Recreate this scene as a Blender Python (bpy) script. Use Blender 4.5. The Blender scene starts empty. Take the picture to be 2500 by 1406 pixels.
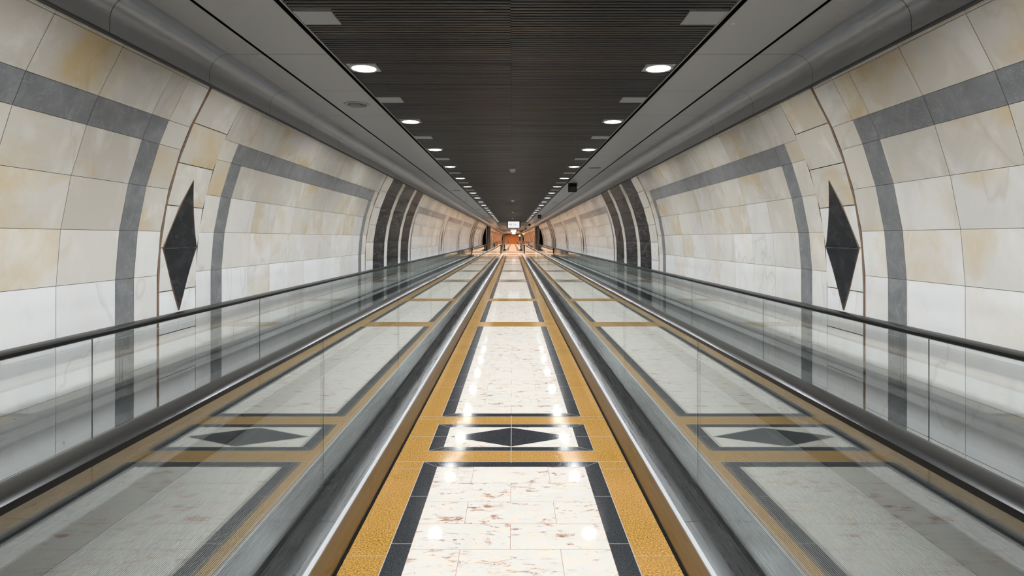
import bpy, math, random
from math import sin, cos, pi, radians, sqrt, asin
random.seed(11)
scene = bpy.context.scene
COL = scene.collection

# ------------------------------------------------------------------ camera
EYE = 1.48                                   # eye height, metres
cd = bpy.data.cameras.new('camera')
cam = bpy.data.objects.new('camera', cd); COL.objects.link(cam)
cam.location = (0.012, 0, EYE)
cam.rotation_euler = (radians(90), 0, 0)
cd.sensor_width = 36; cd.lens = 36 * 1430 / 2500
cd.shift_x = -0.0008; cd.shift_y = -(703 - 582) / 2500
cd.clip_start = 0.05; cd.clip_end = 400
scene.camera = cam

# ------------------------------------------------------------------ world, exposure
w = bpy.data.worlds.new('world'); scene.world = w; w.use_nodes = True
w.node_tree.nodes['Background'].inputs[0].default_value = (1, 1, 1, 1)
w.node_tree.nodes['Background'].inputs[1].default_value = 0.25
scene.view_settings.view_transform = 'Standard'
scene.view_settings.look = 'None'
scene.view_settings.exposure = 0.14
scene.view_settings.gamma = 1.0
scene.cycles.max_bounces = 5
scene.cycles.diffuse_bounces = 3
scene.cycles.adaptive_min_samples = 12
scene.cycles.adaptive_threshold = 0.1
scene.cycles.transparent_max_bounces = 8
scene.cycles.caustics_reflective = False
LAMP_W = 28.0                                 # each downlight of the first hall
WARM_W = 100.0                                 # each downlight of the far hall

# ------------------------------------------------------------------ main distances (metres, y runs down the tunnel)
BACK = -9.0
HALL = 46.6          # end of the slatted ceiling
OPEN1 = (48.0, 54.5)  # dark side openings
END = 152.0
FLOOR_X = 0.774      # half width of the centre aisle
GI, GO = 0.985, 2.20  # inner and outer balustrade glass
DECK = 0.17          # height of the steel decks
RAIL = 0.99
WALL_X, ZC, RC = 2.48, 1.15, 2.76   # wall foot, start and radius of the vault
CEIL = EYE + 1.27

# ------------------------------------------------------------------ material helpers
def new_mat(name):
    m = bpy.data.materials.new(name); m.use_nodes = True
    nt = m.node_tree
    return m, nt, nt.nodes['Principled BSDF']

def N(nt, t, **kw):
    n = nt.nodes.new(t)
    for k, v in kw.items(): setattr(n, k, v)
    return n

def simple(name, col, rough=.5, metal=0.0, spec=.5, emis=None, estr=0):
    m, nt, b = new_mat(name)
    b.inputs['Base Color'].default_value = (*col, 1)
    b.inputs['Roughness'].default_value = rough
    b.inputs['Metallic'].default_value = metal
    b.inputs['Specular IOR Level'].default_value = spec
    if emis:
        b.inputs['Emission Color'].default_value = (*emis, 1)
        b.inputs['Emission Strength'].default_value = estr
    return m

def mix(nt, fac, a, b_, blend='MIX'):
    n = N(nt, 'ShaderNodeMix', data_type='RGBA', blend_type=blend)
    for s, v in ((n.inputs[0], fac), (n.inputs[6], a), (n.inputs[7], b_)):
        if hasattr(v, 'is_linked') or hasattr(v, 'links'): nt.links.new(v, s)
        else: s.default_value = v if isinstance(v, (int, float)) else (*v, 1)
    return n.outputs[2]

def ramp(nt, src, stops):
    r = N(nt, 'ShaderNodeValToRGB')
    el = r.color_ramp.elements
    while len(el) < len(stops): el.new(0.5)
    for e, (p, c) in zip(el, stops):
        e.position = p; e.color = (c, c, c, 1) if isinstance(c, (int, float)) else (*c, 1)
    nt.links.new(src, r.inputs[0])
    return r.outputs[0]

def coords(nt, scale=(1, 1, 1), tile=True):
    tc = N(nt, 'ShaderNodeTexCoord')
    mp = N(nt, 'ShaderNodeMapping'); mp.inputs['Scale'].default_value = scale
    src = tc.outputs['Object']
    if tile:
        at = N(nt, 'ShaderNodeAttribute', attribute_name='tile')
        sc = N(nt, 'ShaderNodeVectorMath', operation='SCALE'); sc.inputs['Scale'].default_value = 37.0
        sep = N(nt, 'ShaderNodeSeparateColor'); nt.links.new(at.outputs['Color'], sep.inputs[0])
        cb = N(nt, 'ShaderNodeCombineXYZ')
        for i in range(3): nt.links.new(sep.outputs[0], cb.inputs[i])
        nt.links.new(cb.outputs[0], sc.inputs[0])
        ad = N(nt, 'ShaderNodeVectorMath', operation='ADD')
        nt.links.new(src, ad.inputs[0]); nt.links.new(sc.outputs[0], ad.inputs[1])
        src = ad.outputs[0]
        nt.links.new(src, mp.inputs[0])
        return mp.outputs[0], sep
    nt.links.new(src, mp.inputs[0])
    return mp.outputs[0], None

def noise(nt, vec, scale, detail=4, rough=.55, dist=0.0):
    n = N(nt, 'ShaderNodeTexNoise')
    n.inputs['Scale'].default_value = scale; n.inputs['Detail'].default_value = detail
    n.inputs['Roughness'].default_value = rough; n.inputs['Distortion'].default_value = dist
    nt.links.new(vec, n.inputs['Vector'])
    return n.outputs['Fac']

def bump(nt, b, height, strength, dist=.01):
    n = N(nt, 'ShaderNodeBump'); n.inputs['Strength'].default_value = strength
    n.inputs['Distance'].default_value = dist
    nt.links.new(height, n.inputs['Height']); nt.links.new(n.outputs[0], b.inputs['Normal'])

# --- wall marble: cream slabs, lower rows painted whiter as if overexposed, with honey clouds and thin veins; every slab its own cut
def wall_marble():
    m, nt, b = new_mat('wall_marble')
    v, sep = coords(nt, (1, .8, 1))
    cloud = noise(nt, v, 1.5, 5, .55, .5)
    white = mix(nt, sep.outputs[2], (.78, .79, .80), (.86, .865, .87))
    cream = mix(nt, sep.outputs[2], (.60, .555, .48), (.70, .655, .575))
    base = mix(nt, sep.outputs[1], white, cream)
    f = ramp(nt, cloud, [(.52, 0), (.66, 1)])
    ad = N(nt, 'ShaderNodeMath', operation='MULTIPLY_ADD'); nt.links.new(sep.outputs[1], ad.inputs[0])
    ad.inputs[1].default_value = .62; ad.inputs[2].default_value = .05
    mul = N(nt, 'ShaderNodeMath', operation='MULTIPLY'); nt.links.new(f, mul.inputs[0]); nt.links.new(ad.outputs[0], mul.inputs[1])
    c = mix(nt, mul.outputs[0], base, (.62, .44, .17))
    v3, _ = coords(nt, (1, 1.3, .8))
    g = ramp(nt, noise(nt, v3, 1.6, 5, .6, .7), [(.50, 0), (.72, .5)])
    c = mix(nt, g, c, (.62, .62, .61))
    pale = ramp(nt, noise(nt, v3, 3.0, 4, .6, .6), [(.5, 0), (.7, .5)])
    c = mix(nt, pale, c, (.84, .82, .78))
    vein = noise(nt, v3, .6, 4, .5, .5)
    vf = ramp(nt, vein, [(.494, 0), (.5, .22), (.506, 0)])
    c = mix(nt, vf, c, (.42, .33, .22))
    nt.links.new(c, b.inputs['Base Color'])
    b.inputs['Roughness'].default_value = .16
    bump(nt, b, noise(nt, v, 3.0, 1), .05, .02)
    return m

def grey_marble():
    m, nt, b = new_mat('grey_marble')
    v, sep = coords(nt, (1, 1, 1))
    n1 = noise(nt, v, 5, 8, .65, .9)
    c = ramp(nt, n1, [(.3, (.175, .178, .183)), (.55, (.235, .24, .246)), (.75, (.31, .31, .31))])
    vf = ramp(nt, noise(nt, v, 3.1, 6, .6, 2.5), [(.49, 0), (.5, .4), (.51, 0)])
    c = mix(nt, vf, c, (.45, .45, .45))
    nt.links.new(c, b.inputs['Base Color']); b.inputs['Roughness'].default_value = .18
    return m

def dark_stone():
    m, nt, b = new_mat('dark_stone')
    v, sep = coords(nt, (1, 1, 1))
    n1 = noise(nt, v, 9, 6, .6)
    c = ramp(nt, n1, [(.35, (.018, .019, .021)), (.7, (.045, .046, .048))])
    nt.links.new(c, b.inputs['Base Color']); b.inputs['Roughness'].default_value = .13
    return m

def layered_stone():      # the polished black stone of the banded bays, brown and grey layers
    m, nt, b = new_mat('layered_stone')
    v, sep = coords(nt, (1, 1.4, 9), tile=False)
    n1 = noise(nt, v, 1.6, 7, .62, .5)
    c = ramp(nt, n1, [(.40, (.008, .009, .010)), (.53, (.028, .029, .032)), (.575, (.09, .077, .068)), (.62, (.035, .033, .033)), (.7, (.01, .01, .01))])
    nt.links.new(c, b.inputs['Base Color']); b.inputs['Roughness'].default_value = .22; b.inputs['Specular IOR Level'].default_value = .06
    bump(nt, b, n1, .12, .02)
    return m

def floor_marble():
    m, nt, b = new_mat('floor_marble')
    v, sep = coords(nt, (1, 2.1, 1), tile=True)
    base = mix(nt, ramp(nt, noise(nt, v, 3.5, 5, .6, .6), [(.35, 0), (.7, 1)]), (.53, .51, .475), (.565, .53, .48))
    n1 = noise(nt, v, 9.5, 10, .72, .7)
    patch = noise(nt, v, 2.6, 3, .5, .3)
    f = ramp(nt, n1, [(.545, 0), (.63, .95)])
    p = ramp(nt, patch, [(.40, 0), (.55, 1)])
    mu = N(nt, 'ShaderNodeMath', operation='MULTIPLY'); nt.links.new(f, mu.inputs[0]); nt.links.new(p, mu.inputs[1])
    c = mix(nt, mu.outputs[0], base, (.27, .11, .055))
    n2 = noise(nt, v, 12, 6, .6, .6)
    f2 = ramp(nt, n2, [(.55, 0), (.70, .5)])
    c = mix(nt, f2, c, (.72, .50, .32))
    nt.links.new(c, b.inputs['Base Color']); b.inputs['Roughness'].default_value = .06; b.inputs['Specular IOR Level'].default_value = .004
    bump(nt, b, noise(nt, v, 1.1, 1), .03, .02)
    return m

def gold_granite():
    m, nt, b = new_mat('gold_granite')
    v, sep = coords(nt, (1, 1, 1), tile=False)
    n1 = noise(nt, v, 120, 5, .75)
    c = ramp(nt, n1, [(.36, (.035, .018, .007)), (.45, (.26, .14, .028)), (.56, (.45, .255, .055)), (.70, (.66, .46, .19))])
    n2 = noise(nt, v, 1.6, 3)
    c = mix(nt, ramp(nt, n2, [(.35, 0), (.7, .35)]), c, (.50, .27, .12))
    nt.links.new(c, b.inputs['Base Color']); b.inputs['Roughness'].default_value = .13; b.inputs['Specular IOR Level'].default_value = .07
    return m

def black_granite():
    m, nt, b = new_mat('black_granite')
    v, sep = coords(nt, (1, 1, 1), tile=False)
    c = ramp(nt, noise(nt, v, 120, 4, .7), [(.4, (.018, .020, .023)), (.7, (.06, .062, .066))])
    nt.links.new(c, b.inputs['Base Color']); b.inputs['Roughness'].default_value = .12; b.inputs['Specular IOR Level'].default_value = .1
    return m

def brushed(name, col, rough, scale=(60, .6, 60), strength=.04, wavy=0.0, metal=1.0):
    m, nt, b = new_mat(name)
    v, _ = coords(nt, scale, tile=False)
    b.inputs['Metallic'].default_value = metal
    b.inputs['Base Color'].default_value = (*col, 1)
    r = ramp(nt, noise(nt, v, 2, 3), [(.3, rough * .75), (.7, rough * 1.25)])
    nt.links.new(r, b.inputs['Roughness'])
    v2, _ = coords(nt, (1, 1.0, 1), tile=False)
    bump(nt, b, noise(nt, v2, 1.6, 2), wavy, .05)
    return m

def slat_metal():
    m, nt, b = new_mat('slat_metal')
    v, _ = coords(nt, (.45, 9, 1), tile=False)
    c = ramp(nt, noise(nt, v, 1.3, 5, .6, .2), [(.32, (.065, .065, .066)), (.5, (.10, .10, .10)), (.64, (.13, .105, .085)), (.74, (.17, .16, .15))])
    nt.links.new(c, b.inputs['Base Color'])
    b.inputs['Roughness'].default_value = .42; b.inputs['Metallic'].default_value = .35
    return m

def glass_mat():
    # clear laminated balustrade glass: two faces each reflecting by the Fresnel law, slightly grey
    m = bpy.data.materials.new('balustrade_glass'); m.use_nodes = True
    nt = m.node_tree; nt.nodes.clear()
    out = N(nt, 'ShaderNodeOutputMaterial')
    geo = N(nt, 'ShaderNodeNewGeometry')
    dot = N(nt, 'ShaderNodeVectorMath', operation='DOT_PRODUCT')
    nt.links.new(geo.outputs['Incoming'], dot.inputs[0]); nt.links.new(geo.outputs['Normal'], dot.inputs[1])
    ab = N(nt, 'ShaderNodeMath', operation='ABSOLUTE'); nt.links.new(dot.outputs['Value'], ab.inputs[0])
    om = N(nt, 'ShaderNodeMath', operation='SUBTRACT'); om.inputs[0].default_value = 1; nt.links.new(ab.outputs[0], om.inputs[1])
    pw = N(nt, 'ShaderNodeMath', operation='POWER'); nt.links.new(om.outputs[0], pw.inputs[0]); pw.inputs[1].default_value = 3.1
    ma = N(nt, 'ShaderNodeMath', operation='MULTIPLY_ADD'); nt.links.new(pw.outputs[0], ma.inputs[0])
    ma.inputs[1].default_value = .93; ma.inputs[2].default_value = .035; ma.use_clamp = True
    tr = N(nt, 'ShaderNodeBsdfTransparent'); tr.inputs[0].default_value = (.985, .99, .985, 1)
    gl = N(nt, 'ShaderNodeBsdfGlossy'); gl.inputs['Roughness'].default_value = .0
    gl.inputs['Color'].default_value = (.92, .97, .96, 1)
    mx = N(nt, 'ShaderNodeMixShader')
    nt.links.new(ma.outputs[0], mx.inputs[0]); nt.links.new(tr.outputs[0], mx.inputs[1]); nt.links.new(gl.outputs[0], mx.inputs[2])
    nt.links.new(mx.outputs[0], out.inputs[0])
    return m

M = dict(
    marble=wall_marble(), grey=grey_marble(), dark=dark_stone(), layered=layered_stone(),
    fmarble=floor_marble(), gold=gold_granite(), black=black_granite(), glass=glass_mat(),
    grout=simple('grout', (.40, .34, .27), .8), joint=simple('floor_joint', (.33, .17, .11), .6),
    pale_joint=simple('pale_floor_joint', (.36, .34, .32), .6),
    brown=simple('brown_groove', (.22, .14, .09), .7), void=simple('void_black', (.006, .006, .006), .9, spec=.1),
    steel=brushed('deck_steel', (.22, .225, .23), .30, wavy=.22, metal=.8), nosing=simple('steel_nosing', (.42, .43, .44), .5, .5),
    bronze=brushed('skirt_steel', (.30, .275, .25), .34, wavy=.10),
    skirt=simple('skirt_black', (.05, .05, .05), .35, .5), pallet=simple('pallet_metal', (.30, .31, .31), .42, .7),
    rubber=simple('rubber', (.010, .010, .010), .30, spec=.17), seal=simple('seal', (.05, .055, .055), .5),
    soffit=simple('soffit_panel', (.46, .46, .46), .42, .05), cove=simple('cove_metal', (.36, .37, .385), .30, .55), outerdeck=simple('outer_deck_metal', (.06, .06, .06), .6, 0, .15),
    slat=slat_metal(), plate=simple('plate_grey', (.42, .43, .43), .5, .3),
    lampring=simple('lamp_ring', (.55, .55, .55), .35, .6),
    lamp=simple('lamp_glow', (1, 1, 1), .5, emis=(1, .99, .97), estr=7),
    warmlamp=simple('warm_lamp_glow', (1, 1, 1), .5, emis=(1, .80, .6), estr=8),
    white=simple('white_plastic', (.78, .75, .68), .45), vent=simple('vent_metal', (.38, .38, .37), .4, .4),
    speaker=simple('speaker_case', (.012, .012, .012), .7, spec=.15), grille=simple('speaker_grille', (.11, .085, .07), .8, spec=.1),
    sign=simple('sign_face', (.6, .6, .6), .5, emis=(.95, .98, 1), estr=.75), ink=simple('sign_ink', (.03, .03, .04), .6),
    greyface=simple('grey_stone', (.42, .43, .44), .35), bulk=simple('bulkhead', (.85, .80, .74), .6),
    orange=None, pinkfloor=simple('pink_stone', (.72, .60, .53), .2, spec=.2), redband=simple('red_brown_band', (.20, .055, .02), .6),
    darkceil=simple('dark_ceiling', (.09, .09, .10), .6), orange_marble=simple('orange_marble', (.68, .52, .42), .15),
    paper=simple('paper', (.75, .75, .74), .7), red=simple('red_card', (.5, .12, .06), .6), green=simple('green_card', (.08, .16, .10), .6),
    lilac=simple('lilac_card', (.45, .42, .6), .6),
)
m, nt, b = new_mat('orange_brick')
tc = N(nt, 'ShaderNodeTexCoord'); br = N(nt, 'ShaderNodeTexBrick')
mp = N(nt, 'ShaderNodeMapping'); mp.inputs['Rotation'].default_value = (radians(90), 0, 0)
nt.links.new(tc.outputs['Object'], mp.inputs[0]); nt.links.new(mp.outputs[0], br.inputs[0])
br.inputs['Color1'].default_value = (.60, .20, .035, 1); br.inputs['Color2'].default_value = (.70, .27, .06, 1)
br.inputs['Mortar'].default_value = (.42, .13, .03, 1); br.inputs['Scale'].default_value = 2.2
nt.links.new(br.outputs[0], b.inputs['Base Color']); b.inputs['Roughness'].default_value = .5
M['orange'] = m

# ------------------------------------------------------------------ mesh helpers
class MB:
    def __init__(s): s.v = []; s.f = []; s.m = []; s.t = []
    def poly(s, pts, mi=0, t=(0, 0, 0)):
        n = len(s.v); s.v += [tuple(p) for p in pts]; s.f.append(tuple(range(n, n + len(pts)))); s.m.append(mi); s.t.append(t)
    def box(s, a, b_, mi=0, t=(0, 0, 0)):
        (x0, y0, z0), (x1, y1, z1) = a, b_
        n = len(s.v)
        s.v += [(x0, y0, z0), (x1, y0, z0), (x1, y1, z0), (x0, y1, z0), (x0, y0, z1), (x1, y0, z1), (x1, y1, z1), (x0, y1, z1)]
        for q in ((0, 3, 2, 1), (4, 5, 6, 7), (0, 1, 5, 4), (1, 2, 6, 5), (2, 3, 7, 6), (3, 0, 4, 7)):
            s.f.append(tuple(n + i for i in q)); s.m.append(mi); s.t.append(t)
    def extrude(s, prof, y0, y1, closed=True, mi=0, caps=True):
        n = len(s.v); k = len(prof)
        s.v += [(x, y0, z) for x, z in prof] + [(x, y1, z) for x, z in prof]
        for i in range(k if closed else k - 1):
            j = (i + 1) % k
            s.f.append((n + i, n + j, n + k + j, n + k + i)); s.m.append(mi); s.t.append((0, 0, 0))
        if closed and caps:
            s.f.append(tuple(n + i for i in range(k))[::-1]); s.m.append(mi); s.t.append((0, 0, 0))
            s.f.append(tuple(n + k + i for i in range(k))); s.m.append(mi); s.t.append((0, 0, 0))
    def sweep(s, path, prof, mi=0):
        # path: (y, z, ny, nz) with (ny, nz) pointing outwards; prof: (x, out)
        n0 = len(s.v); k = len(prof)
        for (y, z, ny, nz) in path:
            s.v += [(x, y + ny * o, z + nz * o) for x, o in prof]
        for a in range(len(path) - 1):
            for i in range(k):
                j = (i + 1) % k
                s.f.append((n0 + a * k + i, n0 + a * k + j, n0 + (a + 1) * k + j, n0 + (a + 1) * k + i)); s.m.append(mi); s.t.append((0, 0, 0))
        e = n0 + (len(path) - 1) * k
        s.f.append(tuple(n0 + i for i in range(k))[::-1]); s.f.append(tuple(e + i for i in range(k)))
        s.m += [mi, mi]; s.t += [(0, 0, 0)] * 2
    def lathe(s, prof, c, seg=28, mi=0):
        n = len(s.v); k = len(prof)
        for i in range(seg):
            a = 2 * pi * i / seg
            s.v += [(c[0] + r * cos(a), c[1] + r * sin(a), c[2] + z) for r, z in prof]
        for i in range(seg):
            for j in range(k - 1):
                p, q = n + i * k + j, n + ((i + 1) % seg) * k + j
                s.f.append((p, q, q + 1, p + 1)); s.m.append(mi); s.t.append((0, 0, 0))
    def build(s, name, mats, parent=None, smooth=False, org=(0, 0, 0), kind=None):
        me = bpy.data.meshes.new(name)
        me.from_pydata([(x - org[0], y - org[1], z - org[2]) for x, y, z in s.v], [], s.f)
        for mt in mats: me.materials.append(mt)
        me.polygons.foreach_set('material_index', s.m)
        if any(t != (0, 0, 0) for t in s.t):
            ca = me.color_attributes.new('tile', 'FLOAT_COLOR', 'CORNER'); arr = []
            for f, t in zip(s.f, s.t): arr += [t[0], t[1], t[2], 1.0] * len(f)
            ca.data.foreach_set('color', arr)
        if smooth: me.polygons.foreach_set('use_smooth', [True] * len(s.f))
        me.update()
        if smooth: me.set_sharp_from_angle(angle=radians(35))
        o = bpy.data.objects.new(name, me); COL.objects.link(o)
        if parent: o.parent = parent
        else: o.location = org
        if kind: o['kind'] = kind
        return o

def thing(name, loc, label, cat, group=None):
    o = bpy.data.objects.new(name, None); COL.objects.link(o)
    o.empty_display_size = .1; o.location = loc
    o['label'] = label; o['category'] = cat
    if group: o['group'] = group
    return o

def copy_thing(src, loc, label):
    r = src.copy(); COL.objects.link(r); r.location = loc; r['label'] = label
    for ch in src.children:
        c = ch.copy(); COL.objects.link(c); c.parent = r
        for g in ch.children:
            d = g.copy(); COL.objects.link(d); d.parent = c
    return r

ORD = ['nearest', 'second', 'third', 'fourth', 'fifth', 'sixth', 'seventh', 'eighth', 'ninth', 'tenth', 'eleventh', 'twelfth',
       'thirteenth', 'fourteenth', 'fifteenth', 'sixteenth', 'seventeenth', 'eighteenth', 'nineteenth', 'twentieth',
       'twenty-first', 'twenty-second', 'twenty-third', 'twenty-fourth', 'twenty-fifth', 'twenty-sixth', 'twenty-seventh']

# ------------------------------------------------------------------ wall profile
def wp(s_, off=0.0):
    """distance along the wall section from the floor -> (x, z); off pushes into the room"""
    if s_ <= ZC: return WALL_X - off, s_
    th = (s_ - ZC) / RC
    return WALL_X - RC + (RC - off) * cos(th), ZC + (RC - off) * sin(th)

S_TOP = 2.637
ROWS = [0.0, .30, .61, .915, 1.22, 1.531, 1.831, 2.12, 2.29, 2.587, 2.625]     # 2.12-2.29 is the grey band
STRIP = [0.0, .18, .485, .795, 1.10, 1.413, 1.72, 2.03, 2.33, 2.625]

def light_washed_cream(s_, rng):  # random stone tone, plus overexposed whiteness put into the colour of lower rows
    k = min(1, max(0, (s_ - .9) / 1.1))
    return min(1, max(0, k * 1.05 + rng.uniform(-.22, .22)))

def tile(mb, side, y0, y1, s0, s1, mi, rng, g=.0022, off=0.0, cream=None, n=1):
    y0 += g; y1 -= g; s0 += g; s1 -= g
    t = (rng.random() * .99 + .005, light_washed_cream((s0 + s1) / 2, rng) if cream is None else cream, rng.random())
    for i in range(n):
        a, b_ = s0 + (s1 - s0) * i / n, s0 + (s1 - s0) * (i + 1) / n
        (xa, za), (xb, zb) = wp(a, off), wp(b_, off)
        p = [(side * xa, y0, za), (side * xa, y1, za), (side * xb, y1, zb), (side * xb, y0, zb)]
        if side > 0: p = p[::-1]
        mb.poly(p, mi, t)

# bays: ('panel', y0, y1) ('strip', y0) ('banded', y0, y1)
BAYS = [('panel', BACK, -2.0), ('strip', -2.0), ('panel', -1.5, 4.1), ('strip', 4.1), ('panel', 4.6, 9.87), ('banded', 9.87, 13.9),
        ('panel', 13.9, 20.1), ('strip', 20.1), ('panel', 20.6, 26.3), ('strip', 26.3), ('panel', 26.8, 33.0), ('banded', 33.0, 37.0),
        ('panel', 37.0, 42.6), ('strip', 42.6), ('panel', 43.1, 48.0)]

def build_wall(side, name):
    rng = random.Random(5 if side < 0 else 9)
    mb = MB()     # 0 marble 1 grey 2 dark 3 layered 4 brown 5 grout
    diamonds = []
    # backing shell behind the slabs
    K = 24
    for i in range(K):
        (xa, za), (xb, zb) = wp(2.63 * i / K, -.012), wp(2.63 * (i + 1) / K, -.012)
        p = [(side * xa, BACK, za), (side * xa, 48.0, za), (side * xb, 48.0, zb), (side * xb, BACK, zb)]
        mb.poly(p if side < 0 else p[::-1], 5)
    for bay in BAYS:
        k, a = bay[0], bay[1]
        if k == 'panel':
            b_ = bay[2]
            fa, fb = a + .23, b_ - .25
            cols = [a, fa, fa + .18]
            n = max(1, round((fb - .18 - cols[-1]) / .49))
            w_ = (fb - .18 - cols[-1]) / n
            for i in range(1, n + 1): cols.append(fa + .18 + w_ * i)
            cols += [fb, b_]
            for ci in range(len(cols) - 1):
                y0, y1 = cols[ci], cols[ci + 1]
                frame = ci in (1, len(cols) - 3)
                margin = ci in (0, len(cols) - 2)
                for ri in range(len(ROWS) - 1):
                    s0, s1 = ROWS[ri], ROWS[ri + 1]
                    band = ri == 7
                    mi = 0
                    if band and not margin: mi = 1
                    if frame and ri <= 7: mi = 1
                    tile(mb, side, y0, y1, s0, s1, mi, rng, .0012, 0, None if mi == 0 else 0)
        elif k == 'strip':
            # a groove, then one column of slabs carrying the black diamond
            for ri in range(len(STRIP) - 1):
                tile(mb, side, a + .022, a + .5, STRIP[ri], STRIP[ri + 1], 0, rng, .003)
            diamonds.append(a)
            groove(mb, side, a)
        else:
            b_ = bay[2]
            q = [a + .03, a + .55, a + 1.45, a + 1.71, a + 2.83, a + 3.10, b_ - .03]
            for i in range(6):
                mat = 0 if i % 2 == 0 else 3
                for ri in range(len(STRIP) - 1):
                    if mat == 0: tile(mb, side, q[i], q[i + 1], STRIP[ri], STRIP[ri + 1], 0, rng, .0025 if i == 0 else .0008)
                    else: tile(mb, side, q[i], q[i + 1], STRIP[ri], STRIP[ri + 1], 3, rng, .001)
            groove(mb, side, a); groove(mb, side, b_ - .02)
    wall = mb.build(name, [M['marble'], M['grey'], M['dark'], M['layered'], M['brown'], M['grout']], kind='structure')
    # black diamond inlays, one per strip, following the curve of the wall
    for a in diamonds:
        if a < 0: continue
        d = MB()
        yc, hw = a + .265, .215
        lo, mid, hi = .945, 1.413, 1.925
        for (s0, s1, w0, w1) in ((lo, mid - .004, 0, hw), (mid + .004, hi, hw, 0)):
            n = 6
            for i in range(n):
                ta, tb = i / n, (i + 1) / n
                sa, sb = s0 + (s1 - s0) * ta, s0 + (s1 - s0) * tb
                wa, wb = w0 + (w1 - w0) * ta, w0 + (w1 - w0) * tb
                (xa, za), (xb, zb) = wp(sa, .008), wp(sb, .008)
                pts = [(side * xa, yc - wa, za), (side * xa, yc + wa, za), (side * xb, yc + wb, zb), (side * xb, yc - wb, zb)]
                if wa == 0: pts = pts[1:]
                if wb == 0: pts = pts[:3]
                d.poly(pts if side < 0 else pts[::-1], 0, (.3, 0, .5))
                # bevelled rim back to the wall face
                for sg in (-1, 1):
                    (ea, fa_), (eb, fb_) = wp(sa, -.001), wp(sb, -.001)
                    p = [(side * xa, yc + sg * wa, za), (side * ea, yc + sg * (wa + .006), fa_), (side * eb, yc + sg * (wb + .006), fb_), (side * xb, yc + sg * wb, zb)]
                    d.poly(p, 1)
        d.build('diamond_inlay', [M['dark'], M['brown']], parent=wall)
    return wall

def groove(mb, side, y):
    n = 16
    for i in range(n):
        (xa, za), (xb, zb) = wp(2.625 * i / n, .004), wp(2.625 * (i + 1) / n, .004)
        p = [(side * xa, y, za), (side * xa, y + .02, za), (side * xb, y + .02, zb), (side * xb, y, zb)]
        mb.poly(p if side < 0 else p[::-1], 4)

build_wall(-1, 'wall_left'); build_wall(1, 'wall_right')

# ------------------------------------------------------------------ far hall walls, piers, end wall
def far_wall(side, name):
    mb = MB(); rng = random.Random(3)
    y = 55.0; i = 0
    while y < 131:
        y1 = min(131, y + (5.7 if i % 2 == 0 else .55))
        for ri in range(len(ROWS) - 1):
            grey = (ri == 7)
            tile(mb, side, y, y1, ROWS[ri], ROWS[ri + 1], 1 if grey else (0 if i % 2 == 0 else 2), rng, .004)
        y = y1; i += 1
    K = 16
    for i in range(K):
        (xa, za), (xb, zb) = wp(2.63 * i / K, -.02), wp(2.63 * (i + 1) / K, -.02)
        p = [(side * xa, 55.0, za), (side * xa, 131, za), (side * xb, 131, zb), (side * xb, 55.0, zb)]
        mb.poly(p if side < 0 else p[::-1], 2)
    return mb.build(name, [M['orange_marble'], M['grey'], M['brown']], kind='structure')
far_wall(-1, 'wall_far_left'); far_wall(1, 'wall_far_right')

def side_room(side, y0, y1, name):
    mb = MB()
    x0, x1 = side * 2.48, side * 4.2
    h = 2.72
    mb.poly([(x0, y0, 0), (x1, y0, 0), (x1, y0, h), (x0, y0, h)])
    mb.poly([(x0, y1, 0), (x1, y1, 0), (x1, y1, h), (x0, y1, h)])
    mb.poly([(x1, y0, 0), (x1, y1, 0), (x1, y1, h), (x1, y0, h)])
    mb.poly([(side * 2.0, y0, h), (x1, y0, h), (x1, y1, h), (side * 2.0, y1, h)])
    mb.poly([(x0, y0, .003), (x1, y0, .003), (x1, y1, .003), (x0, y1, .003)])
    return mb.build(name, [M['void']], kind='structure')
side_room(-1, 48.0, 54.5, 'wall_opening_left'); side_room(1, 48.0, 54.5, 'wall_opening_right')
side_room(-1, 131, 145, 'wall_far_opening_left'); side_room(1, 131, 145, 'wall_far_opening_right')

def pier(side, y, x_in, name, where):
    t = thing(name, (side * 2.3, y, 0), where, 'pier')
    mb = MB(); n = 3; w_ = (2.47 - x_in) / n
    for i in range(n):
        a = x_in + i * w_
        xs = sorted((side * (a + .025), side * (a + w_ - .025)))
        mb.box((xs[0], y - .03, 0), (xs[1], y + .42, 2.70))
    mb.build('stone_slab', [M['greyface']], parent=t, org=t.location)
    mb = MB(); xs = sorted((side * x_in, side * 2.47))
    mb.box((xs[0] + .01, y, 0), (xs[1] - .01, y + .41, 2.70))
    mb.build('core', [M['seal']], parent=t, org=t.location)
pier(-1, 54.55, 2.06, 'pier', 'grey ribbed stone pier past the first dark opening on the left')
pier(1, 54.55, 2.06, 'pier', 'grey ribbed stone pier past the first dark opening on the right')
pier(-1, 145.2, 1.93, 'pier', 'pale narrow pier at the left edge of the orange end wall')
pier(1, 145.2, 1.98, 'pier', 'pale narrow pier at the right, beside the glowing display stand')

mb = MB()
mb.poly([(-2.6, END, -.05), (2.6, END, -.05), (2.6, END, 2.42), (-2.6, END, 2.42)], 0)
mb.poly([(-2.6, END, 2.42), (2.6, END, 2.42), (2.6, END, 2.9), (-2.6, END, 2.9)], 1)
mb.box((-2.6, END - .1, 2.40), (2.6, END, 2.46), 1)
mb.build('wall_end', [M['orange'], M['redband']], kind='structure')
mb = MB(); mb.poly([(-2.7, BACK, -.02), (2.7, BACK, -.02), (2.7, BACK, 2.9), (-2.7, BACK, 2.9)])
mb.build('wall_back', [M['greyface']], kind='structure')

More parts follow.
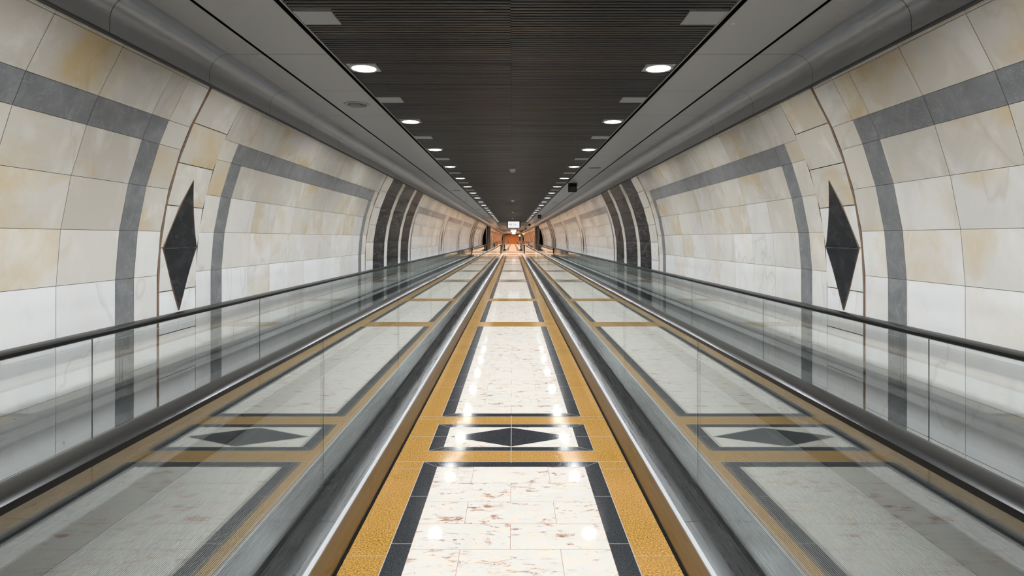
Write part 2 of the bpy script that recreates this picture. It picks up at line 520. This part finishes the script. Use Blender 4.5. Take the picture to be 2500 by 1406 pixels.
# ------------------------------------------------------------------ floor
fl = MB()   # 0 gold 1 black 2 marble 3 joint 4 pale joint 5 pink stone 6 dark base
rngf = random.Random(21)
def rect(x0, x1, y0, y1, z, mi, t=(0, 0, 0)):
    fl.poly([(x0, y0, z), (x1, y0, z), (x1, y1, z), (x0, y1, z)], mi, t)
rect(-2.7, 2.7, BACK, 49.0, -.012, 6)
rect(-FLOOR_X, FLOOR_X, BACK, 49.0, 0, 0)
OX, IX = .578, .478         # outer and inner half width of the black frame
def joint(x0, x1, y0, y1, z=.0009, mi=3): rect(x0, x1, y0, y1, z, mi)
def marble_panel(y0, y1, b0=True, b1=True):
    """framed marble panel between y0 and y1"""
    bw = .085
    ya, yb = y0 + (bw if b0 else 0), y1 - (bw if b1 else 0)
    for s in (-1, 1):
        x = sorted((s * IX, s * OX)); rect(x[0], x[1], y0, y1, .0004, 1)
        n = max(1, round((y1 - y0) / .52))
        for i in range(1, n): joint(x[0], x[1], y0 + (y1 - y0) * i / n - .0015, y0 + (y1 - y0) * i / n + .0015, .0008, 4)
        joint(s * OX - .002, s * OX + .002, y0, y1, .0008, 4)
    if b0: rect(-IX, IX, y0, ya, .0004, 1); joint(-OX, OX, y0 - .002, y0 + .002, .0008, 4)
    if b0: mitre(OX, y0, IX, ya)
    if b1: mitre(OX, y1, IX, yb)
    if b1: rect(-IX, IX, yb, y1, .0004, 1); joint(-OX, OX, y1 - .002, y1 + .002, .0008, 4)
    n = max(1, round((yb - ya) / .247)); h = (yb - ya) / n
    for i in range(n):
        a = yb - (i + 1) * h; b_ = a + h
        xs = [-IX, -.239, .239, IX] if i % 2 == 0 else [-IX, 0, IX]
        for j in range(len(xs) - 1):
            rect(xs[j] + .0012, xs[j + 1] - .0012, a + .0012, b_ - .0012, .0006, 2, (rngf.random() * .99 + .005, .5, .5))
        rect(-IX, IX, a, b_, .0003, 3)
def diamond_panel(y0, y1):
    bw = .085
    rect(-OX, OX, y0, y1, .0004, 1)
    rect(-IX, IX, y0 + .075, y1 - .075, .0006, 2, (rngf.random(), .5, .5))
    ym = (y0 + y1) / 2
    fl.poly([(-.455, ym, .0009), (0, y0 + .085, .0009), (.455, ym, .0009), (0, y1 - .085, .0009)], 1)
    for e in (y0, y1): joint(-OX, OX, e - .002, e + .002, .0008, 4)
    mitre(OX, y0, IX, y0 + .075); mitre(OX, y1, IX, y1 - .075)
    for s in (-1, 1):
        joint(s * OX - .002, s * OX + .002, y0, y1, .0008, 4)
        x = sorted((s * IX, s * FLOOR_X)); joint(x[0], x[1], ym - .0015, ym + .0015, .0011, 4)
    joint(-.0022, .0022, y0 - .22, y1 + .22, .0012, 4)
def mitre(xa, ya, xb, yb):
    for s in (-1, 1):
        p = [(s * xa, ya - .0015, .001), (s * xb, yb - .0015, .001), (s * xb, yb + .0015, .001), (s * xa, ya + .0015, .001)]
        fl.poly(p if s > 0 else p[::-1], 4)
def gold_cross(y):      # pale joints that cross the gold borders
    for s in (-1, 1):
        x = sorted((s * OX, s * FLOOR_X)); joint(x[0], x[1], y - .0015, y + .0015, .0008, 4)
D0, D1 = 4.08, 4.665      # first diamond frame
BANDS = [('d', -2.12, -1.53), ('d', 4.08, 4.665), ('g', 9.84, 10.38), ('g', 13.8, 14.4), ('d', 20.1, 20.7), ('d', 26.3, 26.9), ('g', 32.5, 33.1), ('g', 36.9, 37.5), ('d', 42.6, 43.2)]
prev = BACK
for k, a, b_ in BANDS:
    g = .20
    y1 = a - g if k == 'd' else a
    marble_panel(prev, y1, b0=not (prev in (10.38, 14.4, 33.1, 37.5)), b1=(k == 'd'))
    if k == 'd': diamond_panel(a, b_); prev = b_ + g
    else: prev = b_
    joint(-FLOOR_X, FLOOR_X, (y1 + .0), y1 + .004, .001, 4); joint(-FLOOR_X, FLOOR_X, prev - .004, prev, .001, 4)
marble_panel(prev, 48.8)
y = BACK + .4
while y < 48:
    gold_cross(y); y += 1.03
# landing and far hall
rect(-2.7, 2.7, 49.0, END, 0, 5)
for s in (-1, 1):
    rect(min(s * .50, s * .62), max(s * .50, s * .62), 70, 150, .001, 2, (.4, .5, .5))
    rect(min(s * .62, s * .72), max(s * .62, s * .72), 70, 150, .001, 1)
yy = 51.0
while yy < 150:
    rect(-.5, .5, yy, yy + .12, .0012, 2, (.7, .5, .5)); yy += 2.1
rect(-2.5, 2.5, 49.2, 52, .001, 2, (.2, .5, .5)); rect(-2.5, 2.5, 62, 66, .001, 2, (.25, .5, .5))
fl.build('floor', [M['gold'], M['black'], M['fmarble'], M['joint'], M['pale_joint'], M['pinkfloor'], M['void']], kind='structure')

# dark gap along each edge of the aisle
for s, nm in ((-1, 'trim_1'), (1, 'trim_2')):
    mb = MB(); x = sorted((s * (FLOOR_X - .010), s * (FLOOR_X + .002)))
    mb.box((x[0], BACK, 0), (x[1], 49.0, .006))
    mb.build(nm, [M['void']], kind='structure')

# ------------------------------------------------------------------ ceiling: dark cross slats between soffits
LX = 1.10                         # lamp rows
lamp_ys = [4.376 + 2 * k for k in range(-6, 21)]
plate_ys = [3.375 + 2 * k for k in range(-5, 22)]
mb = MB()
SL = 1.222
pitch = .0405
y = BACK; zb = CEIL
rng = random.Random(2)
def blocked(yc, side):
    for p in plate_ys:
        if abs(yc - p) < .105: return 1.003
    for p in lamp_ys:
        if abs(yc - p) < .112: return .985
    return None
while y < HALL:
    for side in (-1, 1):
        bl = blocked(y + .01, side)
        xo = SL if bl is None else bl
        dz = rng.uniform(-.0012, .0012)
        x = sorted((side * .0005, side * xo))
        # rounded lip slat: two stacked boxes read as a channel
        p0 = y + (.017 if side > 0 else 0); p1 = p0 + .0135
        n = len(mb.v)
        prof = [(p0, zb + .014), (p0, zb + .005 + dz), (p0 + .004, zb + dz), (p1 - .004, zb + dz), (p1, zb + .005 + dz), (p1, zb + .014)]
        mb.v += [(x[0], a, c) for a, c in prof] + [(x[1], a, c) for a, c in prof]
        for i in range(5):
            mb.f.append((n + i, n + 6 + i, n + 7 + i, n + i + 1)); mb.m.append(0); mb.t.append((0, 0, 0))
    y += pitch
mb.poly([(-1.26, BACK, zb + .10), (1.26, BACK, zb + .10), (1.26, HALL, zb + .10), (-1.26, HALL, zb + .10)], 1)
ceiling = mb.build('ceiling', [M['slat'], M['void']], kind='structure')

# soffit panels, black slot and cove on each side
for s, n1, n2 in ((-1, 'trim_3', 'trim_4'), (1, 'trim_5', 'trim_6')):
    mb = MB()
    def strip(xa, xb, za, zb_, mi, seams=True, y0=BACK, y1=END):
        yy = y0 + (3.04 - math.floor(3.04 - y0) - y0 if False else 0)
        ys = [y0]; k = math.ceil(y0 - .04) + .04
        while k < y1:
            if k > y0: ys.append(k)
            k += 1.0 if k < 50 else 5.0
        ys.append(y1)
        for i in range(len(ys) - 1):
            g = .0018
            p = [(s * xa, ys[i] + g, za), (s * xa, ys[i + 1] - g, za), (s * xb, ys[i + 1] - g, zb_), (s * xb, ys[i] + g, zb_)]
            mb.poly(p if s > 0 else p[::-1], mi)
    strip(1.264, 1.690, CEIL, CEIL, 0)
    strip(1.712, 1.94, CEIL, CEIL, 0)
    # light edge rail beside the slats and the black recess
    mb.box((min(s * 1.222, s * 1.230), BACK, CEIL - .004), (max(s * 1.222, s * 1.230), END, CEIL + .05), 2)
    mb.poly([(s * 1.22, BACK, CEIL + .055), (s * 2.2, BACK, CEIL + .055), (s * 2.2, END, CEIL + .055), (s * 1.22, END, CEIL + .055)], 1)
    mb.poly([(s * 1.264, BACK, CEIL), (s * 1.264, BACK, CEIL + .055), (s * 1.264, END, CEIL + .055), (s * 1.264, END, CEIL)], 1)
    mb.build(n1, [M['soffit'], M['void'], M['plate']], kind='structure')
    mb = MB()
    r = .14; cx, cz = 1.94, CEIL - r
    prof = [(cx + r * sin(a), cz + r * cos(a)) for a in [pi / 2 * i / 14 for i in range(15)]] + [(cx + r, CEIL - .205)]
    ys = [BACK] + [k + .04 for k in range(-8, 50)] + [50 + 5 * i for i in range(1, 20)] + [END]
    for i in range(len(ys) - 1):
        g = .0018
        n = len(mb.v); kk = len(prof)
        mb.v += [(s * x, ys[i] + g, z) for x, z in prof] + [(s * x, ys[i + 1] - g, z) for x, z in prof]
        for j in range(kk - 1):
            mb.f.append((n + j, n + kk + j, n + kk + j + 1, n + j + 1)); mb.m.append(0); mb.t.append((0, 0, 0))
    # dark grey lip where the cove meets the marble
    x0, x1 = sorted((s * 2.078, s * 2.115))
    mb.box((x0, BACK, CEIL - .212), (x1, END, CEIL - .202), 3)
    rb = r + .01
    pr2 = [(cx + rb * sin(a), cz + rb * cos(a)) for a in [pi / 2 * i / 8 for i in range(9)]] + [(cx + rb, CEIL - .205)]
    mb.extrude([(s * x, z) for x, z in pr2], BACK, END, closed=False, mi=2)
    mb.build(n2, [M['cove'], M['plate'], M['void'], M['seal']], smooth=True, kind='structure')

# bulkhead after the slats and the lower dark ceiling beyond
mb = MB()
mb.box((-1.26, HALL, EYE + 1.0), (1.26, HALL + .3, CEIL + .05), 0)
mb.build('trim_7', [M['bulk']], kind='structure')
mb = MB()
mb.poly([(-1.26, HALL + .3, EYE + 1.02), (1.26, HALL + .3, EYE + 1.02), (1.26, 84, EYE + 1.02), (-1.26, 84, EYE + 1.02)], 0)
mb.poly([(-1.26, 84, EYE + 1.02), (1.26, 84, EYE + 1.02), (1.26, 84, CEIL + .04), (-1.26, 84, CEIL + .04)], 0)
mb.poly([(-1.26, 84, CEIL + .04), (1.26, 84, CEIL + .04), (1.26, END, CEIL + .04), (-1.26, END, CEIL + .04)], 1)
mb.build('ceiling_far', [M['darkceil'], M['bulk']], kind='structure')

# ------------------------------------------------------------------ downlights
def lamp_light(y, x, z, power, col, r, parent, size=.19):
    ld = bpy.data.lights.new('downlight_bulb', 'AREA'); ld.shape = 'DISK'; ld.size = size; ld.energy = power; ld.color = col; ld.spread = radians(161)
    lo = bpy.data.objects.new('downlight_bulb', ld); COL.objects.link(lo)
    lo.parent = parent; lo.location = (0, 0, -.012)
    return lo

def make_downlight(x, y, z, label, glow, power, col, group, r=.1):
    t = thing('downlight', (x, y, z), label, 'ceiling light', group)
    mb = MB(); mb.lathe([(r * .90, .012), (r * .90, -.004), (r * 1.03, -.006), (r * 1.10, .000), (r * 1.10, .012)], (0, 0, 0), 36)
    mb.box((-.108, -.1, .004), (.108, .1, .03), 0)
    mb.build('ring', [M['lampring']], parent=t, smooth=True)
    mb = MB(); n = 32
    mb.poly([(r * .90 * cos(-2 * pi * i / n), r * .90 * sin(-2 * pi * i / n), -.002) for i in range(n)])
    mb.build('diffuser', [glow], parent=t)
    lamp_light(y, x, z, power, col, r, t)
    return t
src = None
for side, nm in ((-1, 'left'), (1, 'right')):
    vis = 0
    for yy in lamp_ys:
        if yy < 4: lab = 'round white downlight in the %s row of the slatted ceiling, behind the viewpoint' % nm
        else:
            lab = 'lit round downlight in the %s row of the slatted ceiling, %s from the camera' % (nm, ORD[vis]); vis += 1
        if src is None: src = make_downlight(side * LX, yy, CEIL, lab, M['lamp'], LAMP_W, (.96, .985, 1), 'downlights along the slatted ceiling')
        else: copy_thing(src, (side * LX, yy, CEIL), lab)
src2 = None
for side, nm in ((-1, 'left'), (1, 'right')):
    i = 0
    for yy in range(50, 150, 7):
        z = EYE + 1.02 if yy < 84 else CEIL + .03
        lab = 'warm round downlight beyond the slatted ceiling, %s row, %s of the far hall' % (nm, ORD[i]); i += 1
        if src2 is None: src2 = make_downlight(side * .8, yy, z, lab, M['warmlamp'], WARM_W, (1, .74, .54), 'warm downlights of the far hall')
        else: copy_thing(src2, (side * .8, yy, z), lab)

# plain grey blanking plates between the downlights
src = None
for side, nm in ((-1, 'left'), (1, 'right')):
    vis = 0
    for yy in plate_ys:
        if yy < 3: continue
        lab = 'flat grey square plate in the %s edge of the slatted ceiling, %s from the camera' % (nm, ORD[vis]); vis += 1
        if src is None:
            src = MB(); src.box((-.108, -.1, -.002), (.108, .1, .03)); src = src.build('ceiling_plate', [M['plate']])
            src.location = (side * 1.112, yy, CEIL)
            src['label'] = lab; src['category'] = 'ceiling plate'; src['group'] = 'grey plates along the slatted ceiling'
        else:
            c = src.copy(); COL.objects.link(c); c.location = (side * 1.112, yy, CEIL); c['label'] = lab

# ------------------------------------------------------------------ smoke detectors on the centre line
src = None
for i, yy in enumerate((10.7, 19.3, 28.0, 36.6)):
    lab = 'cream smoke detector on the ceiling centre line, %s from the camera' % ORD[i]
    if src is None:
        src = thing('smoke_detector', (0.01, yy, CEIL), lab, 'smoke detector', 'smoke detectors on the centre line')
        mb = MB(); mb.lathe([(.062, .004), (.064, -.006), (.062, -.024), (.050, -.040), (.046, -.042)], (0, 0, 0), 32)
        mb.build('base', [M['white']], parent=src, smooth=True)
        mb = MB(); mb.lathe([(.043, -.040), (.043, -.052), (.034, -.062), (0.0001, -.066)], (0, 0, 0), 32)
        mb.build('sensor_cap', [M['white']], parent=src, smooth=True)
    else: copy_thing(src, (0.01, yy, CEIL), lab)

# round air vents in the soffits
src = None
for x, yy, lab in ((-1.464, 5.55, 'round metal air vent in the left soffit, nearest the camera'),
                   (1.48, 10.56, 'round metal air vent in the right soffit before the first loudspeaker'),
                   (-1.47, 15.5, 'small round air vent in the left soffit, second from the camera'),
                   (1.48, 20.6, 'round air vent in the right soffit beyond the first loudspeaker'),
                   (-1.47, 25.5, 'round air vent in the left soffit, third from the camera')):
    if src is None:
        src = thing('air_vent', (x, yy, CEIL), lab, 'air vent', 'round soffit vents')
        mb = MB(); mb.lathe([(.122, .002), (.120, -.006), (.104, -.012), (.088, -.006), (.084, .012)], (0, 0, 0), 40)
        mb.build('rim', [M['vent']], parent=src, smooth=True)
        mb = MB(); n = 32; mb.poly([(.084 * cos(-2 * pi * i / n), .084 * sin(-2 * pi * i / n), -.001) for i in range(n)], 1)
        for k in range(-4, 5):
            hx = sqrt(.082 ** 2 - (k * .0175) ** 2)
            mb.box((-hx, k * .0175 - .003, -.014), (hx, k * .0175 + .004, -.002), 0)
        mb.build('grille', [M['vent'], M['void']], parent=src)
    else: copy_thing(src, (x, yy, CEIL), lab)

# small white sticker on the right soffit
mb = MB(); mb.box((-.010, -.008, -.001), (.010, .008, 0))
o = mb.build('sticker', [M['paper']]); o.location = (1.316, 3.466, CEIL)
o['label'] = 'tiny white paper sticker on the right soffit panel'; o['category'] = 'sticker'

# ------------------------------------------------------------------ loudspeakers under the right soffit
src = None
for i, (x, yy) in enumerate(((1.385, 13.45), (1.45, 31.5), (1.45, 50.5), (1.50, 69.0), (1.50, 88.0), (1.5, 107))):
    lab = 'square black loudspeaker hung from the right soffit, %s from the camera' % ORD[i]
    if src is None:
        src = thing('loudspeaker', (x, yy, CEIL), lab, 'loudspeaker', 'loudspeakers under the right soffit')
        mb = MB(); mb.box((-.092, -.02, -.198), (.092, .14, -.004)); mb.box((-.092, -.026, -.198), (-.082, -.02, -.004)); mb.box((.082, -.026, -.198), (.092, -.02, -.004))
        mb.box((-.082, -.026, -.198), (.082, -.02, -.186)); mb.box((-.082, -.026, -.078), (.082, -.02, -.004))
        mb.build('cabinet', [M['speaker']], parent=src)
        mb = MB(); mb.box((-.078, -.024, -.183), (.078, -.0195, -.081)); mb.build('grille', [M['grille']], parent=src)
        mb = MB(); mb.box((.092, .02, -.062), (.118, .06, -.05)); mb.box((.110, .02, -.062), (.118, .06, 0)); mb.box((-.1, .02, -.03), (-.092, .06, 0))
        mb.build('bracket', [M['seal']], parent=src)
    else: copy_thing(src, (x, yy, CEIL), lab)

# ------------------------------------------------------------------ hanging signs
def lettering(txt, size, x, z, parent, y=-.004):
    cu = bpy.data.curves.new('lettering', 'FONT'); cu.body = txt; cu.size = size; cu.extrude = .001; cu.align_x = 'CENTER'
    o = bpy.data.objects.new('tmp', cu); COL.objects.link(o)
    dg = bpy.context.evaluated_depsgraph_get()
    me = bpy.data.meshes.new_from_object(o.evaluated_get(dg)); bpy.data.objects.remove(o)
    me.materials.clear(); me.materials.append(M['ink'])
    l = bpy.data.objects.new('lettering', me); COL.objects.link(l)
    l.parent = parent; l.location = (x, y, z); l.rotation_euler = (radians(90), 0, 0)
for (yy, w_, zt, zb_, top, lab, x) in ((40.0, .92, EYE + 1.165, EYE + .73, CEIL, 'large white lit sign in a dark frame hung from the slatted ceiling', .07),
                                   (65.0, .80, EYE + 1.0, EYE + .73, EYE + 1.02, 'middle white lit sign, hung just beyond the largest one', .08),
                                   (100.0, .78, EYE + 1.12, EYE + .73, CEIL + .04, 'smallest white lit sign, furthest away before the orange wall', .16)):
    if yy == 65.0: zt = EYE + 1.0
    t = thing('hanging_sign', (x, yy, (zt + zb_) / 2), lab, 'hanging sign')
    h = (zt - zb_) / 2
    mb = MB(); d = .06
    mb.box((-w_ / 2, -.03, -h), (-w_ / 2 + .07, .05, h)); mb.box((w_ / 2 - .07, -.03, -h), (w_ / 2, .05, h))
    mb.box((-w_ / 2, -.03, -h - .02), (w_ / 2, .05, -h)); mb.box((-w_ / 2, -.03, h - .015), (w_ / 2, .05, h)); mb.box((-w_ / 2, .0, -h), (w_ / 2, .05, h))
    mb.build('frame', [M['speaker']], parent=t)
    mb = MB(); mb.box((-w_ / 2 + .07, -.02, -h), (w_ / 2 - .07, .0, h - .015)); face = mb.build('sign_face', [M['sign']], parent=t)
    lettering('28  2-5', .17, -.06, -h + .17 * 1.0, face, -.022)
    if yy == 40.0:
        mb = MB(); mb.box((-w_ / 2 + .12, -.0225, -h + .10), (w_ / 2 - .08, -.0205, -h + .108)); mb.build('rule', [M['ink']], parent=face)
    mb = MB()
    for sx in (-.12, .2): mb.box((sx - .012, -.01, h), (sx + .012, .012, top - (zt + zb_) / 2))
    mb.build('hanger', [M['speaker']], parent=t)

# ------------------------------------------------------------------ moving walkways
def rail_path(y0, y1, zlow, ztop):
    r = (ztop - zlow) / 2; zc = (ztop + zlow) / 2; P = []
    for i in range(13):
        a = -pi / 2 - pi * i / 12          # bottom -> top around the near end
        P.append((y0 + r * cos(a), zc + r * sin(a), cos(a), sin(a)))
    P.append((y1, ztop, 0, 1))
    for i in range(1, 13):
        a = pi / 2 - pi * i / 12
        P.append((y1 + r * cos(a), zc + r * sin(a), cos(a), sin(a)))
    return P

def moving_walkway(s, y0, y1, label, label_side, joint0=3.08):
    """s = -1 left, +1 right of the aisle"""
    full = y0 > 40
    t = thing('moving_walkway', (s * 1.6, (y0 + y1) / 2, 0), label, 'moving walkway', 'moving walkways')
    O = tuple(t.location)
    def part(mb, name, mats, smooth=False): return mb.build(name, mats, parent=t, smooth=smooth, org=O)
    def ext(mb, prof, a, b_, mi=0): mb.extrude([(s * x, z) for x, z in prof], a, b_, True, mi)
    ea, eb = y0 - .6, y1 + .6
    EX, EZ = .795, .155        # top edge of the leaning side panel
    # aisle-side plinth: bronze-toned side face and steel deck up to the glass
    mb = MB(); ext(mb, [(FLOOR_X, .004), (FLOOR_X + .006, .004), (EX + .006, EZ), (EX, EZ)], ea, eb); part(mb, 'side_panel', [M['bronze']])
    mb = MB(); ext(mb, [(EX - .003, EZ - .006), (EX + .016, EZ - .006), (EX + .016, EZ + .006), (EX + .003, EZ + .006), (EX - .003, EZ + .002)], ea, eb)
    part(mb, 'edge_nosing', [M['nosing']])
    def deck(xa, xb, nm, za, zb_, mk='steel'):
        mb = MB(); a = ea
        ks = [ea] + [joint0 - .35 + 2.04 * k for k in range(-8, 80) if ea + .3 < joint0 - .35 + 2.04 * k < eb - .3] + [eb]
        for i in range(len(ks) - 1):
            ext(mb, [(xa, za - .01), (xb, zb_ - .01), (xb, zb_), (xa, za)], ks[i] + .0015, ks[i + 1] - .0015)
        return part(mb, nm, [M[mk]])
    deck(EX + .016, GI - .014, 'inner_deck', EZ + .003, DECK)
    deck(GI + .014, 1.14, 'inner_deck', DECK, DECK - .02)
    deck(2.04, GO - .014, 'outer_deck', DECK - .01, DECK)
    deck(GO + .014, WALL_X - .004, 'outer_deck', DECK, DECK + .01, 'outerdeck')
    for xx, nm in ((1.14, 'skirt'), (2.04, 'skirt')):
        mb = MB(); q = (xx, xx + .01) if xx > 2 else (xx - .01, xx)
        ext(mb, [(q[0], .012), (q[1], .012), (q[1], DECK - .022), (q[0], DECK - .022)], ea, eb); part(mb, nm, [M['skirt']])
    # ribbed pallet belt
    mb = MB(); n = 88; x0, x1 = 1.143, 2.037; w_ = (x1 - x0) / n; prof = []
    for i in range(n):
        a = x0 + w_ * i; prof += [(a, .012), (a + w_ * .48, .012), (a + w_ * .48, .002), (a + w_, .002)]
    mb.extrude([(s * x, z) for x, z in (prof if s < 0 else prof)], ea, eb, closed=False)
    part(mb, 'pallet_belt', [M['pallet']])
    # glass, seals, rails
    for gx in (GI, GO):
        mb = MB(); ext(mb, [(gx - .013, DECK - .01), (gx + .013, DECK - .01), (gx + .013, DECK + .014), (gx - .013, DECK + .014)], ea, eb); part(mb, 'glass_channel', [M['rubber']])
        js = [y0] + [joint0 + 2.04 * k for k in range(-8, 80) if y0 + .4 < joint0 + 2.04 * k < y1 - .4] + [y1]
        for i in range(len(js) - 1):
            mb = MB(); mb.box((min(s * (gx - .006), s * (gx + .006)), js[i] + .003, DECK + .012), (max(s * (gx - .006), s * (gx + .006)), js[i + 1] - .003, RAIL - .03))
            part(mb, 'glass_panel', [M['glass']])
            if i:
                mb = MB(); mb.box((min(s * (gx - .0015), s * (gx + .0015)), js[i] - .0025, DECK + .014), (max(s * (gx - .0015), s * (gx + .0015)), js[i] + .0025, RAIL - .03))
                part(mb, 'glass_joint', [M['seal']])
        # half-round glass ends under the rail returns
        for yc, sg in ((y0, -1), (y1, 1)):
            r = (RAIL - .03 - DECK - .012) / 2; zc = (RAIL - .03 + DECK + .012) / 2
            mb = MB(); k = 16; ring = [(yc + sg * r * sin(pi * i / k), zc - r * cos(pi * i / k)) for i in range(k + 1)]
            a_ = [(s * (gx - .006), y, z) for y, z in ring]; b2 = [(s * (gx + .006), y, z) for y, z in ring]
            mb.poly(a_); mb.poly(b2[::-1])
            for i in range(k): mb.poly([a_[i], b2[i], b2[i + 1], a_[i + 1]])
            part(mb, 'end_glass', [M['glass']])
        W = .049; T = .032
        prof = [(s * gx - W, -T * .75), (s * gx - W, -T * .25), (s * gx - W * .8, -.003), (s * gx - W * .4, 0), (s * gx + W * .4, 0), (s * gx + W * .8, -.003), (s * gx + W, -T * .25), (s * gx + W, -T * .75), (s * gx + W * .6, -T), (s * gx - W * .6, -T)]
        mb = MB(); mb.sweep(rail_path(y0, y1, DECK + .02, RAIL), prof); part(mb, 'handrail', [M['rubber']], smooth=True)
    for yy in (ea, eb):
        mb = MB(); x = sorted((s * 1.14, s * 2.04)); mb.box((x[0], yy - .35, 0), (x[1], yy + .35, .018)); part(mb, 'comb_plate', [M['nosing']])
    return t
moving_walkway(-1, BACK + .8, 48.6, 'long glass-sided moving walkway along the left wall, nearer of the two on that side', 'left')
moving_walkway(1, BACK + .8, 48.6, 'long glass-sided moving walkway along the right wall, nearer of the two on that side', 'right')
moving_walkway(-1, 71, 127, 'distant moving walkway on the left, beyond the first dark side opening', 'left')
moving_walkway(1, 71, 127, 'distant moving walkway on the right, beyond the first dark side opening', 'right')

# ------------------------------------------------------------------ far details
t = thing('notice_stand', (2.02, 62, 0), 'white framed notice stand by the right pier before the far walkway', 'notice stand')
mb = MB(); mb.box((-.20, -.02, .72), (.20, .02, 1.15)); mb.build('board', [M['white']], parent=t)
mb = MB(); mb.box((-.14, -.026, .80), (.14, -.021, 1.07)); mb.build('notice', [M['paper']], parent=t)
mb = MB(); mb.box((-.02, -.02, .02), (.02, .02, .72)); mb.build('post', [M['seal']], parent=t)
mb = MB(); mb.box((-.2, -.15, 0), (.2, .15, .03)); mb.build('foot', [M['seal']], parent=t)

t = thing('display_stand', (1.75, 140, 0), 'colourful display stand topped by a glowing lamp at the tunnel end', 'display stand')
mb = MB(); mb.box((-.40, .0, 0), (.55, .5, 2.0)); mb.build('cabinet', [M['white']], parent=t)
for nm, a, b_, c in (('card', .25, .85, 'lilac'), ('card', .9, 1.4, 'red'), ('card', 1.45, 1.75, 'green')):
    mb = MB(); mb.box((-.33, -.02, a), (.2, -.002, b_)); mb.build(nm, [M[c]], parent=t)
mb = MB(); mb.box((.25, -.02, .3), (.5, -.002, 1.8)); mb.build('card', [M['paper']], parent=t)
mb = MB(); mb.lathe([(.001, .0), (.14, .03), (.20, .17), (.14, .32), (.001, .36)], (-.1, .2, 2.0), 20)
mb.build('lamp', [simple('globe_glow', (1, 1, 1), .5, emis=(1, .6, .25), estr=9)], parent=t, smooth=True)
